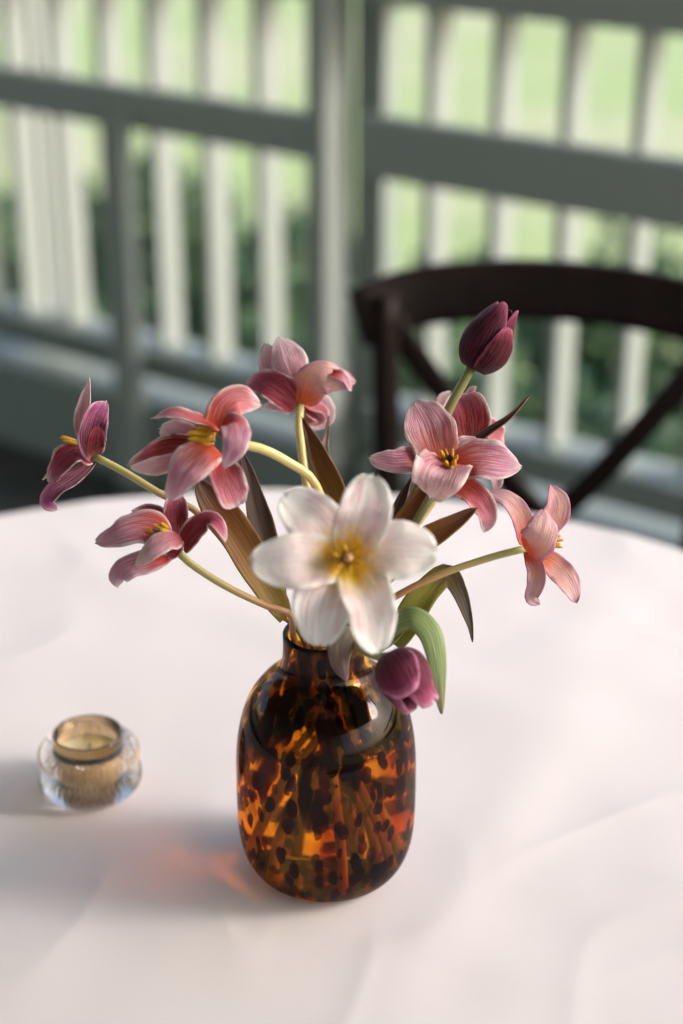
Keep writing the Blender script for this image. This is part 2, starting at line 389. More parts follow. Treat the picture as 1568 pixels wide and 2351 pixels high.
def rail_piece(name, parent, lo, hi, mat, bev=.004):
    return link(name, box_mesh(name, lo, hi, RM, bev), mat, parent, smooth=False)
sP0 = s_at(705, 600, -.045)[0]                # left rim of the post
sP1 = s_at(745, 600, -.045)[0]
sQ1 = s_at(866, 600, 0.03)[0]
zm_l, zm_r = .807, .807
post = empty('railing_post', RM @ Vector(((sP0 + sP1) / 2, 0, 0)))
tag(post, 'square grey green painted railing post rising behind the table between the two railing panels', 'post')
rail_piece('post_shaft', post, (sP0, -.045, 0), (sP1, .045, 1.32), M['paint'])
rail_piece('side_stile', post, (sP1 + .002, .046, .0), (sQ1, .09, 1.26), M['paint_shaded'])
rail_piece('post_cap', post, (sP0 - .02, -.065, 1.3205), (sP1 + .02, .065, 1.35), M['paint'], .006)
base_s = s_at(985, 150, .0)[0]; STEP = .136
def panel(name, label, s0, s1, mid_h, first, count, sgn, group):
    e = empty(name, RM @ Vector(((s0 + s1) / 2, 0, 0)))
    tag(e, label, 'railing', group)
    rail_piece('middle_rail', e, (s0, -.04, .807 - mid_h / 2), (s1, -.001, .807 + mid_h / 2), M['paint'])
    rail_piece('top_rail', e, (s0, -.04, 1.055), (s1, .11, 1.12), M['paint'])
    rail_piece('bottom_rail', e, (s0, -.03, .245), (s1, .075, .308), M['paint_shaded'])
    rail_piece('base_board', e, (s0, -.04, .0), (s1, .10, .19), M['paint_shaded'])
    proto = None
    for k in range(count):
        c = first + sgn * STEP * k
        if proto is None:
            # built round its own origin and shared by every baluster
            bm_ = box_mesh('baluster', (-.009, .0, .309), (.009, .064, 1.054), Matrix(((ES.x, EN.x, 0, 0), (ES.y, EN.y, 0, 0), (0, 0, 1, 0), (0, 0, 0, 1))), .002)
            bm_.materials.append(M['paint']); proto = bm_
        b = bpy.data.objects.new('baluster', proto); COL.objects.link(b)
        b.parent = e; b.location = (RM @ Vector((c, 0, 0))) - e.location
    return e
nl = int((sP0 - .05 + 3.6) / STEP)
fl = s_at(586, 150, .0)[0]
left = panel('railing', 'white slatted railing left of the post', -3.6, sP0 - .003, .082, fl, nl, -1, 'railing panels')
right = panel('railing', 'white slatted railing right of the post behind the chair', sQ1 + .003, 4.2, .108, base_s, 20, 1, 'railing panels')
sp = s_at(285, 700, -.06)[0]
rail_piece('prop', left, (sp - .03, -.075, .0), (sp + .03, -.042, .80), M['paint'])
sw = s_at(70, 500, .1)[0]
rail_piece('wide_board', left, (sw - .01, .101, .2), (sw + .05, .22, 1.05), M['paint'])

# shrubs outside the railing
def shrub_mesh(seed, rx, rz, n):
    rnd = random.Random(seed); V = []; F = []
    for i in range(n):
        d = Vector((rnd.gauss(0, 1), rnd.gauss(0, 1), rnd.gauss(0, 1))).normalized()
        rr = rnd.uniform(.45, 1) ** .5
        lump = .8 + .35 * noise.noise(d * 2.1 + Vector((seed, 0, 0)))
        p = Vector((d.x * rx * rr * lump, d.y * rx * rr * lump, rz * (1 + d.z * rr * lump)))
        a = Vector((rnd.gauss(0, 1), rnd.gauss(0, 1), rnd.gauss(0, .6))).normalized(); b = a.cross(d + Vector((0, 0, .3))).normalized()
        l_ = rnd.uniform(.022, .04); wd = l_ * .45; k = len(V)
        V += [p - a * l_, p + b * wd + d * .004, p + a * l_, p - b * wd + d * .004]; F.append((k, k + 1, k + 2, k + 3))
    return mesh('crown', V, F)
sh_meshes = [shrub_mesh(i, .34, .36 + .03 * i, 2600) for i in range(3)]
for m_ in sh_meshes: m_.materials.append(M['shrub'])
stem_me = tube_mesh('trunk', [Vector((0, 0, 0)), Vector((.01, .01, .2)), Vector((.03, -.01, .45))], [.018, .006], 7, 6); stem_me.materials.append(M['twig'])
ri = random.Random(3)
for row, (nn, off) in enumerate(((.62, 0), (1.15, .23))):
    for k in range(9):
        s_ = -2.75 + k * .5 + off
        e = empty('shrub', RM @ Vector((s_ + ri.uniform(-.06, .06), nn + ri.uniform(-.06, .06), -.45)), ri.uniform(0, 6))
        e.scale = (1, 1, ri.uniform(.94, 1.12))
        tag(e, 'low dark green shrub seen blurred through the gaps between the white slats', 'shrub', 'shrubs growing outside the railing')
        for me_, nm in ((sh_meshes[k % 3], 'crown'), (stem_me, 'trunk')):
            c = bpy.data.objects.new(nm, me_); COL.objects.link(c); c.parent = e

# ------------------------------------------------------------------ chair
def chair():
    loc = Vector((.262, 2.06, 0)); rz = R(-11)
    e = empty('cross_back_chair', loc, rz)
    tag(e, 'dark brown wooden cross back chair pushed up to the far side of the table', 'chair')
    T = Matrix.Translation(loc) @ Matrix.Rotation(rz, 4, 'Z')
    def pts(ps): return [T @ Vector(p) for p in ps]
    def ribbon(name, ps, hw, ht, n=28, par=e):
        P = catmull(pts(ps), n); V = []; F = []; Z = Vector((0, 0, 1))
        for i, p in enumerate(P):
            tt = (P[min(i + 1, n - 1)] - P[max(i - 1, 0)]).normalized()
            B = tt.cross(T.to_3x3() @ Vector((0, 1, 0))).normalized(); A = B.cross(tt).normalized()
            for a, b in ((-1, -.7), (-.7, -1), (.7, -1), (1, -.7), (1, .7), (.7, 1), (-.7, 1), (-1, .7)):
                V.append(p + A * a * hw + B * b * ht)
        for i in range(n - 1):
            for k in range(8): F.append((i * 8 + k, i * 8 + (k + 1) % 8, (i + 1) * 8 + (k + 1) % 8, (i + 1) * 8 + k))
        F.append(tuple(range(7, -1, -1))); F.append(tuple((n - 1) * 8 + k for k in range(8)))
        return link(name, mesh(name, V, F), M['wood'], par)
    # local: +y is the rear, x across; crest bowed to the rear
    ribbon('crest_rail', [(-.236, -.055, .822), (-.17, -.012, .84), (-.08, .008, .849), (0, .013, .851), (.08, .008, .849), (.17, -.012, .84), (.236, -.055, .822)], .011, .037)
    for sx in (-1, 1):
        link('back_post', tube_mesh('back_post', pts([(sx * .205, -.045, .85), (sx * .2, -.05, .7), (sx * .19, -.06, .46), (sx * .19, -.03, .2), (sx * .2, .0, .002)]), [.0165, .018, .018, .016, .014], 12, 26), M['wood'], e)
        link('front_leg', tube_mesh('front_leg', pts([(sx * .17, -.42, .44), (sx * .18, -.425, .2), (sx * .185, -.43, .002)]), [.019, .017, .013], 12, 14), M['wood'], e)
        ribbon('cross_slat', [(sx * .2, -.04, .82), (sx * .13, -.01 - .016 * (sx > 0), .71), (sx * .03, .006 - .016 * (sx > 0), .575), (-sx * .08, -.01 - .016 * (sx > 0), .49), (-sx * .15, -.05, .46)], .006, .0155)
        link('stretcher', tube_mesh('stretcher', pts([(sx * .18, -.42, .2), (sx * .19, -.03, .22)]), [.011, .011], 10), M['wood'], e)
    # seat: rounded trapezoid
    bm = bmesh.new(); ring = []
    for k in range(40):
        a = 2 * math.pi * k / 40; c, s = math.cos(a), math.sin(a)
        x = math.copysign(abs(c) ** .55, c) * (.2 - .015 * s); y = -.235 + math.copysign(abs(s) ** .55, s) * .215
        ring.append(bm.verts.new((x, y, .435)))
    f = bm.faces.new(ring); ex = bmesh.ops.extrude_face_region(bm, geom=[f])
    bmesh.ops.translate(bm, verts=[v for v in ex['geom'] if isinstance(v, bmesh.types.BMVert)], vec=(0, 0, .03))
    bmesh.ops.recalc_face_normals(bm, faces=bm.faces)
    bmesh.ops.bevel(bm, geom=[g for g in bm.edges if len(g.link_faces) == 2 and g.calc_face_angle(0) > 1], offset=.008, segments=3, affect='EDGES')
    bm.transform(T); me = bpy.data.meshes.new('seat'); bm.to_mesh(me); bm.free()
    link('seat', me, M['wood'], e, False)
    ribbon('back_stretcher', [(-.19, -.035, .25), (0, -.035, .25), (.19, -.035, .25)], .009, .012)
chair()

# ------------------------------------------------------------------ table and cloth
TZ, TR = .75, .62
TC = Vector((-.075, 1.063, TZ))
VXT, VYT = (748 - 784) / FPX * 1.17 - TC.x, 1.016 - TC.y
CXT, CYT = -.173 - TC.x, 1.087 - TC.y
def cloth():
    seg, V, F = 420, [], []
    rads = [0.0] + [TR * (k / 130) for k in range(1, 131)]
    prof = [(r, 0.) for r in rads]
    for k in range(1, 9):                     # rounded edge
        a = math.pi / 2 * k / 8; prof.append((TR + .006 * math.sin(a), -.006 * (1 - math.cos(a))))
    for k in range(1, 26): prof.append((TR + .006 + .035 * (k / 25), -.006 - .70 * k / 25))
    def wr(x, y):
        p = Vector((x, y, 0))
        h = .0021 * noise.noise(p * 6.3 + Vector((3, 1, 0))) + .0007 * noise.noise(p * 17)
        # soft creases left by folding
        q = x * .55 + y * .83; q2 = x * .93 - y * .35
        cr = lambda t, w_: math.exp(-(t / w_) ** 2)
        h += .0020 * cr(q + .03 + .012 * noise.noise(p * 5), .04) * (.4 + noise.noise(p * 3.1))
        h += .0020 * cr(q2 - .17 + .012 * noise.noise(p * 4 + Vector((5, 5, 0))), .035) * (.5 + noise.noise(p * 2.7))
        h += .0020 * cr(q2 + .26 + .015 * noise.noise(p * 4 + Vector((9, 5, 0))), .04) * (.5 + noise.noise(p * 2.3))
        h += .0020 * cr(q - .26, .04) * (.5 + noise.noise(p * 3.3)) + .0020 * cr(q + .33 + .02 * noise.noise(p * 4), .04)
        rg = lambda q_, e_: max(0, 1 - abs(noise.noise(q_)) * 2.2) ** e_
        wp = Vector((noise.noise(p * 3.3), noise.noise(p * 3.3 + Vector((7, 0, 0))), 0)) * .5
        h += .0025 * rg(Vector((x * 3.2 + y * 2.4, (y - x * .6) * 7.5, .3)) + wp, 4) * max(0, noise.noise(p * 2.9 + Vector((1.5, 4, 0))) + .25)
        h += .002 * rg(Vector((x * 9, y * 4, 5.3)) + wp * 1.5, 5) * max(0, noise.noise(p * 3.7 + Vector((8, 2, 0))) + .2)
        for ox, oy, rr0 in ((VXT, VYT, .05), (CXT, CYT, .035)):      # pressed flat under the vase and the candle
            d = math.hypot(x - ox, y - oy); h *= min(1, max(0, (d - rr0) / .05)) ** 1.3
        return h
    for j, (r, dz) in enumerate(prof):
        for k in range(seg):
            a = 2 * math.pi * k / seg
            drop = max(0, -dz - .02) / .7
            rr = r + drop * (.035 * math.sin(a * 17 + .6 * math.sin(a * 3)) + .012 * math.sin(a * 31 + 1))
            x, y = rr * math.cos(a), rr * math.sin(a)
            h = wr(x, y) if dz == 0 else wr(TR * math.cos(a), TR * math.sin(a)) * max(0, 1 + dz * 40)
            V.append((TC.x + x, TC.y + y, TC.z + dz + h))
            if j == 0: break
    ix = lambda j, k: 0 if j == 0 else 1 + (j - 1) * seg + k % seg
    for j in range(len(prof) - 1):
        for k in range(seg):
            if j == 0: F.append((0, ix(1, k), ix(1, k + 1)))
            else: F.append((ix(j, k), ix(j + 1, k), ix(j + 1, k + 1), ix(j, k + 1)))
    o = link('tablecloth', mesh('tablecloth', V, F), M['cloth'])
    sm = o.modifiers.new('thick', 'SOLIDIFY'); sm.thickness = .0012; sm.offset = -1
    tag(o, 'pale pinkish white cloth covering the round table under the vase', 'tablecloth')
cloth()

# ------------------------------------------------------------------ vase with water
VX, VY = (748 - 784) / FPX * 1.17, 1.016
VO = Vector((VX, VY, TZ + .0003))
OUT = [(.0, .0), (.034, .0), (.043, .0018), (.0505, .0075), (.0565, .018), (.0600, .032), (.0612, .05), (.0614, .07), (.0611, .091), (.0596, .108), (.0562, .1245), (.0506, .1380), (.0434, .1480), (.0368, .1545), (.0322, .1585), (.0299, .162), (.0286, .168), (.0282, .176), (.0283, .185)]
def offset_in(p, t):
    q = []
    for i, (r, h) in enumerate(p):
        a = p[max(i - 1, 0)]; b = p[min(i + 1, len(p) - 1)]
        dx, dy = b[0] - a[0], b[1] - a[1]; l_ = math.hypot(dx, dy)
        q.append((max(0, r - dy / l_ * t), h + dx / l_ * t))
    return q
osm = [(p.x, p.y) for p in catmull([Vector((a, b)) for a, b in OUT], 90)]
ins = offset_in(osm, .0030); ins[0] = (0, .0055); ins = [(r, max(h, .0045)) for r, h in ins]
rim = [(osm[-1][0] - .0006, osm[-1][1] + .0011), (osm[-1][0] - .0015, osm[-1][1] + .0015), (ins[-1][0] + .0006, ins[-1][1] + .0011)]
osm[0] = (0, 0)
vase = empty('vase', VO)
tag(vase, 'rounded amber and black tortoiseshell glass vase holding the tulips', 'vase')
vb = link('glass_body', lathe_mesh('glass_body', osm + rim + ins[::-1], 128, close=False), M['tortoise'])
vb.parent = vase
WL = .118
win = [(r + (.0004 if r > .001 else 0), h - .0004) for r, h in ins if h < WL]
wr_ = win[-1][0]
win += [(wr_, WL), (wr_ - .0006, WL - .0009), (wr_ - .0016, WL - .0017), (wr_ - .0035, WL - .0021), (0, WL - .0021)]
wt = link('water', lathe_mesh('water', win, 128, close=False), M['water'])
wt.location = VO
tag(wt, 'clear water filling the tortoiseshell vase up to its shoulder', 'water')
NECK = VO + Vector((0, 0, .182))

# ------------------------------------------------------------------ petals, leaves, stems
def prof_petal(t, p=1.0, q=.55, b=.3):
    return max(math.sin(math.pi * min(1, max(0, t)) ** p) ** q if 0 < t < 1 else 0, 0) * (1 - .0) + b * (1 - t) ** 4
def blade(name, parent, spine, hw, mat, face=(0, 0, 1), face2=None, cup=.25, p=1.0, q=.55, b=.3, ruf=.095, seed=0, nt_=26, nsx=15, thick=.00045, pinch=.04, roll=0., tipx=.14):
    """a petal or leaf: spine points (world), half width in metres, face = the side's normal in (right, up, to camera)"""
    P = catmull(spine, nt_)
    n0 = dirc(*face); n1 = dirc(*(face2 or face))
    V = []; UVs = []; F = []
    rnd = random.Random(seed * 77 + 5); ph = rnd.uniform(0, 6); ph2 = rnd.uniform(0, 6); k1 = rnd.uniform(7, 11)
    for i, c in enumerate(P):
        t = i / (nt_ - 1)
        T = (P[min(i + 1, nt_ - 1)] - P[max(i - 1, 0)]).normalized()
        nn = n0.lerp(n1, t)
        W = T.cross(nn)
        W.normalize(); N = W.cross(T).normalized()
        if roll:
            W = Matrix.Rotation(roll * (t - .5), 3, T) @ W; N = W.cross(T).normalized()
        w_ = hw * prof_petal(.02 + t * .972, p, q, b) * (1 + .07 * noise.noise(Vector((t * 4.5, seed * 1.7, 2))))
        for j in range(nsx):
            s = -1 + 2 * j / (nsx - 1)
            e = abs(s) ** 2.2
            r1 = ruf * hw * e * (math.sin(k1 * t + ph + (2.2 if s > 0 else 0)) + .5 * math.sin(2.3 * k1 * t + ph2 - s))
            # midrib groove + lengthwise waves
            fold = pinch * hw * (1 - abs(s)) ** 2 * math.sin(math.pi * min(1, t * 1.2))
            wav = .035 * hw * noise.noise(Vector((s * 1.8, t * 3.1, seed * 3.7))) * 2
            off = cup * w_ * s * s + r1 + wav - fold + .09 * hw * e * noise.noise(Vector((s * 5, t * 9, seed * 2.3))) + .012 * hw * noise.noise(Vector((s * 9, t * 4, seed)))
            V.append(c + W * (w_ * s * (1 + .03 * math.sin(9 * t + ph2 + s))) + N * off + T * (.07 * hw * noise.noise(Vector((s * 3.4, seed * 5.1, 0))) * t + .03 * hw * math.sin(5 * s + ph) * t + tipx * hw * math.exp(-(s / .3) ** 2) * t ** 10))
            UVs.append(((s + 1) / 2, t))
    for i in range(nt_ - 1):
        for j in range(nsx - 1):
            a = i * nsx + j; F.append((a, a + 1, a + nsx + 1, a + nsx))
    o = link(name, mesh(name, V, F, UVs), mat, parent)
    m = o.modifiers.new('thick', 'SOLIDIFY'); m.thickness = thick; m.offset = 0
    return o
def flower(label, zc, conv, petals, stem=None, stem_r=.0022, smat='stem', stamens=None, pistil=None, seed=1, leaves=(), name='tulip', group='tulips in the vase'):
    """conv maps the picture points used below to (u, v); depth offsets in mm, away from the camera positive"""
    def P(q, k=conv):
        u, v = k(q[0], q[1]); dz = q[2] if len(q) > 2 else 0
        return at(u, v, zc + dz / 1000)
    root_p = P(petals[0]['s'][0]) if petals else P(stem[0])
    e = empty(name, root_p)
    tag(e, label, 'tulip', group)
    scale = conv(1, 0)[0] - conv(0, 0)[0]
    for i, pt in enumerate(petals):
        kw = {k: v for k, v in pt.items() if k not in ('s', 'w', 'm')}
        blade('petal', e, [P(q) for q in pt['s']], pt['w'] * scale / FPX * zc, M[pt['m']], seed=seed * 10 + i, **kw)
    for st in (stamens or []):
        a, b_ = P(st[0]), P(st[1]); r = st[2] * scale / FPX * zc
        pts = [a.lerp(b_, t) for t in (0, .5, 1)]
        rad = [r * .5, r * .5, r * .95, r * 1.05, r * 1.05, r * .95, r * .8, r * .15]
        link('stamen', tube_mesh('stamen', pts, rad, 9, 16), M['anther'], e)
    if pistil:
        a, b_ = P(pistil[0]), P(pistil[1]); r = pistil[2] * scale / FPX * zc
        pts = [a.lerp(b_, t) for t in (0, .5, .8, .9, 1)]
        link('pistil', tube_mesh('pistil', pts, [r * .8, r * .7, r, r * 1.3, r * .5], 9, 12), M[pistil[3]], e)
    if stem:
        pts = []
        for q in stem['p']:
            pts.append(at(q[0], q[1], q[2]))
        # through the neck and down to the floor of the vase
        nx, ny = stem.get('neck', (0, 0)); fx, fy = stem.get('foot', (-nx, -ny))
        pts.append(NECK + Vector((nx, ny, 0))); pts.append(VO + Vector((nx * .4 + fx * .25, ny * .4 + fy * .25, .12)))
        pts.append(VO + Vector((fx * .75, fy * .75, .05))); pts.append(VO + Vector((fx, fy, .009)))
        n = 46
        link('stem', tube_mesh('stem', pts, [stem_r * 1.12, stem_r, stem_r, stem_r * 1.1], 12, n), M[smat], e)
    for i, lf in enumerate(leaves):
        kw = {k: v for k, v in lf.items() if k not in ('s', 'w', 'm')}
        kw.setdefault('cup', .35); kw.setdefault('p', .85); kw.setdefault('q', .9); kw.setdefault('b', .35); kw.setdefault('ruf', .05)
        blade('leaf', e, [at(*q) for q in lf['s']], lf['w'] / FPX * lf['s'][1][2], M[lf['m']], seed=seed * 13 + i, thick=.0009, nt_=34, **kw)
    return e
c1 = lambda x, y: (62.7 + .36 * x, 815.3 + .36 * y)
c2 = lambda x, y: (501.6 + .24 * x, 721 + .24 * y)
c3 = lambda x, y: (783.8 + .38 * x, 658.4 + .38 * y)
c4 = lambda x, y: (551.8 + .328 * x, 1065.9 + .328 * y)

# 1: far left, seen from the side
flower('small dark pink tulip at the far left, opened sideways to the left', 1.125, c1, [
    dict(s=[(412, 640, 6), (352, 430, 12), (372, 300, 12), (396, 146, 10)], w=52, m='pale', face=(-.5, 0, 1), q=.8, p=.85, cup=.5, roll=.5),
    dict(s=[(380, 660, 6), (250, 670, 14), (98, 795, 16)], w=26, m='pale', face=(-.2, .6, .6)),
    dict(s=[(425, 640, -2), (408, 520, -12), (440, 390, -14), (500, 298, -8)], w=88, m='magenta', face=(.35, .2, 1), face2=(.2, -.2, 1), cup=.35, p=.85),
    dict(s=[(425, 630, -8), (432, 555, -18), (452, 458, -20)], w=56, m='crimson_in', face=(.3, .1, 1), cup=.2, q=.4, b=.4),
    dict(s=[(405, 660, 0), (310, 625, -8), (220, 690, -10), (140, 812, -3)], w=88, m='crimson', face=(-.3, .45, .8), face2=(-.3, .2, 1), cup=.25, p=.9),
    dict(s=[(420, 676, 2), (310, 770, -4), (190, 850, -8), (125, 935, -8), (185, 985, -6)], w=60, m='magenta', face=(-.2, .2, 1), face2=(-.1, .3, 1), cup=.3, p=1.25, q=.5),
    ], stem=dict(p=[(214, 1046, 1.125), (290, 1086, 1.125), (372, 1136, 1.128), (455, 1178, 1.135), (560, 1300, 1.14), (632, 1402, 1.142)], neck=(-.016, .004), foot=(.03, .006)),
    stamens=[((350, 570, 0), (207, 525, -3), 14), ((350, 565, 6), (215, 515, 6), 13), ((350, 575, -4), (222, 545, -8), 13), ((350, 565, 4), (240, 530, 2), 12)], seed=1)

# 2: left of centre, nearest of the left ones
flower('large salmon pink tulip left of centre with thick yellow stamens facing left', 1.065, c1, [
    dict(s=[(1120, 560, 12), (980, 500, 20), (850, 470, 22)], w=85, m='pale', face=(-.3, 0, 1), q=.4),
    dict(s=[(1130, 590, 10), (900, 610, 14), (760, 660, 10), (645, 700, 8)], w=92, m='crimson', face=(-.2, .5, .8), cup=.45, p=.8),
    dict(s=[(1040, 640, 4), (850, 700, 4), (660, 720, 4)], w=60, m='pale', face=(-.2, -.3, 1), q=.6),
    dict(s=[(1230, 470, 4), (1080, 410, -4), (930, 370, -4), (790, 405, 4)], w=66, m='rose', face=(-.1, .75, .55), cup=.2, p=.9, q=.7),
    dict(s=[(1215, 500, 4), (1245, 370, 2), (1340, 290, 4), (1478, 315, 12)], w=108, m='rose', face=(.0, .05, 1), cup=.15, p=.85),
    dict(s=[(1230, 650, 2), (1255, 740, -4), (1300, 850, -4), (1345, 955, 6)], w=108, m='rose', face=(.1, .15, 1), cup=.2, p=1.25, q=.4, b=.3),
    dict(s=[(1200, 590, -3), (1100, 630, -18), (990, 740, -24), (905, 920, -14)], w=125, m='pink', face=(-.1, .25, 1), cup=-.2, p=.85, q=.6),
    dict(s=[(1225, 480, -4), (1320, 430, -20), (1330, 560, -30), (1262, 718, -24)], w=92, m='pink', face=(.3, .3, 1), cup=-.25, p=.9),
    ], stem=dict(p=[(540, 1018, 1.07), (600, 1030, 1.075), (660, 1060, 1.085), (720, 1105, 1.095), (752, 1200, 1.105), (757, 1340, 1.12)], neck=(.003, -.014), foot=(.012, .026)),
    stem_r=.0027, smat='stem_cream',
    stamens=[((1200, 470, 0), (1060, 462, -6), 19), ((1200, 505, -2), (1010, 495, -8), 20), ((1195, 540, -2), (1020, 535, -9), 20), ((1190, 565, -2), (1050, 568, -6), 18), ((1195, 520, 8), (1040, 512, 4), 18)], seed=2)

# 3: top of the bunch, seen from behind
flower('blurred pink and orange tulip highest left of the post, seen from below', 1.20, c2, [
    dict(s=[(720, 880, 8), (560, 880, 18), (412, 885, 22)], w=75, m='pale', face=(0, .6, .8)),
    dict(s=[(800, 870, 4), (900, 900, 18), (910, 1000, 22), (860, 1105, 16)], w=215, m='pale', face=(.1, .5, .8), q=.45, b=.2),
    dict(s=[(820, 900, 6), (900, 960, 12), (900, 1050, 14)], w=160, m='rose', face=(.1, .6, .7), q=.45),
    dict(s=[(735, 850, 4), (570, 620, 4), (450, 285, 2)], w=135, m='pale', face=(-.2, 0, 1), cup=.2, p=1.1),
    dict(s=[(765, 860, 0), (735, 620, -6), (660, 400, -6), (585, 225, 2)], w=170, m='pale', face=(.05, .1, 1), cup=-.2, p=1.15),
    dict(s=[(745, 880, -3), (600, 740, -10), (440, 660, -8), (262, 690, 0)], w=150, m='crimson', face=(-.2, .3, 1), cup=.3, p=.75),
    dict(s=[(790, 860, -4), (900, 660, -14), (1060, 600, -16), (1300, 640, -4)], w=165, m='salmon', face=(.2, .1, 1), cup=-.2, p=.8),
    dict(s=[(1060, 560, -14), (1180, 600, -16), (1270, 730, -6)], w=60, m='pink', face=(.2, .5, .8)),
    ], stem=dict(p=[(688, 930, 1.20), (687, 985, 1.195), (695, 1060, 1.185), (706, 1130, 1.18), (725, 1270, 1.165), (738, 1380, 1.152)], neck=(-.006, .012), foot=(.01, -.03)),
    stem_r=.0027, smat='stem_cream', seed=3,
    leaves=[dict(s=[(790, 1290, 1.165), (775, 1150, 1.17), (738, 1060, 1.175), (695, 962, 1.18)], w=32, m='leaf_brown', face=(-.3, 0, 1), p=.7, q=.75, cup=.5, roll=.3),
            dict(s=[(770, 1200, 1.19), (745, 1045, 1.195), (749, 1000, 1.2), (755, 955, 1.2)], w=13, m='leaf_grey', face=(.3, 0, 1), p=.75)])

# 4: lower left
flower('crimson and white tulip at lower left hanging just above the cloth', 1.10, c1, [
    dict(s=[(920, 1140, 8), (810, 1030, 14), (672, 992, 14)], w=75, m='crimson', face=(-.1, .35, 1), p=.85),
    dict(s=[(955, 1170, 4), (945, 1040, 8), (955, 880, 12)], w=85, m='crimson', face=(0, .1, 1), q=.45),
    dict(s=[(905, 1180, -2), (760, 1090, -8), (590, 1120, -12), (440, 1195, -6)], w=125, m='pink', face=(-.2, .55, .8), cup=-.15, p=.9),
    dict(s=[(985, 1235, -2), (1060, 1120, -8), (1160, 1050, -12), (1225, 1090, -14), (1262, 1190, -10)], w=72, m='crimson', face=(.1, .4, 1), face2=(.5, .6, .6), cup=.2, p=.8),
    dict(s=[(930, 1255, -4), (800, 1300, -14), (650, 1350, -18), (570, 1410, -16), (575, 1475, -12)], w=82, m='pink', face=(-.1, .2, 1), cup=-.2, p=1.3, q=.5),
    dict(s=[(975, 1160, -10), (880, 1180, -24), (780, 1250, -28), (690, 1335, -22)], w=72, m='pale', face=(.3, .5, .8), cup=-.2, p=.85),
    dict(s=[(950, 1180, -6), (935, 1230, -10), (890, 1290, -8)], w=58, m='crimson', face=(.1, .3, 1)),
    ], stem=dict(p=[(400, 1258, 1.10), (440, 1296, 1.10), (520, 1347, 1.105), (610, 1390, 1.115), (668, 1412, 1.122)], neck=(-.02, -.008), foot=(.022, .016)),
    stem_r=.0022, smat='stem',
    stamens=[((900, 1120, -6), (800, 1080, -14), 15), ((900, 1130, -8), (790, 1135, -16), 15), ((890, 1130, -4), (755, 1120, -12), 14), ((905, 1110, -4), (850, 1070, -14), 14), ((895, 1130, -10), (850, 1115, -22), 15)],
    pistil=((900, 1130, -8), (800, 1110, -18), 10, 'pistil_dark'), seed=4,
    leaves=[dict(s=[(655, 1420, 1.13), (596, 1320, 1.125), (540, 1225, 1.12), (492, 1160, 1.12), (455, 1106, 1.118)], w=42, m='leaf_brown', face=(.3, .3, 1), face2=(.1, .1, 1), p=1.35, q=.5, cup=.3),
            dict(s=[(640, 1390, 1.15), (605, 1240, 1.15), (580, 1130, 1.15), (550, 1020, 1.155)], w=30, m='leaf_dark', face=(.4, 0, 1), p=.75)])

# 6: half hidden behind 5
flower('dark red tulip half hidden behind the pink one, under the tall bud', 1.175, c3, [
    dict(s=[(760, 980, 2), (640, 860, 8), (570, 740, 8), (545, 715, 6)], w=70, m='crimson', face=(-.2, 0, 1)),
    dict(s=[(760, 960, 2), (660, 800, 6), (620, 700, 6), (655, 635, 6)], w=70, m='pale', face=(-.2, 0, 1)),
    dict(s=[(770, 960, 8), (760, 750, 16), (780, 640, 18), (812, 605, 14)], w=38, m='rose', face=(0, .3, 1), p=1.1),
    dict(s=[(770, 985, 0), (760, 860, -6), (740, 740, -10), (690, 645, -4)], w=145, m='crimson', face=(0, .2, 1), cup=.3, p=1.1),
    dict(s=[(780, 990, 0), (850, 900, -4), (900, 900, -2), (955, 1000, 4)], w=95, m='rose', face=(.2, .3, 1), p=1.),
    dict(s=[(860, 1020, 0), (915, 1110, 2), (940, 1170, 2), (935, 1235, 4)], w=40, m='pale', face=(.1, .2, 1)),
    ], stem=dict(p=[(1073, 1032, 1.18), (1010, 1130, 1.175), (940, 1230, 1.165), (860, 1350, 1.155)], neck=(.015, .012), foot=(-.035, .012)),
    seed=6, leaves=[dict(s=[(900, 1290, 1.155), (985, 1120, 1.14), (1088, 1016, 1.135), (1165, 961, 1.13), (1213, 911, 1.13)], w=13, m='leaf_dark', face=(.4, .5, .8), p=.8, q=.8, cup=.5)])

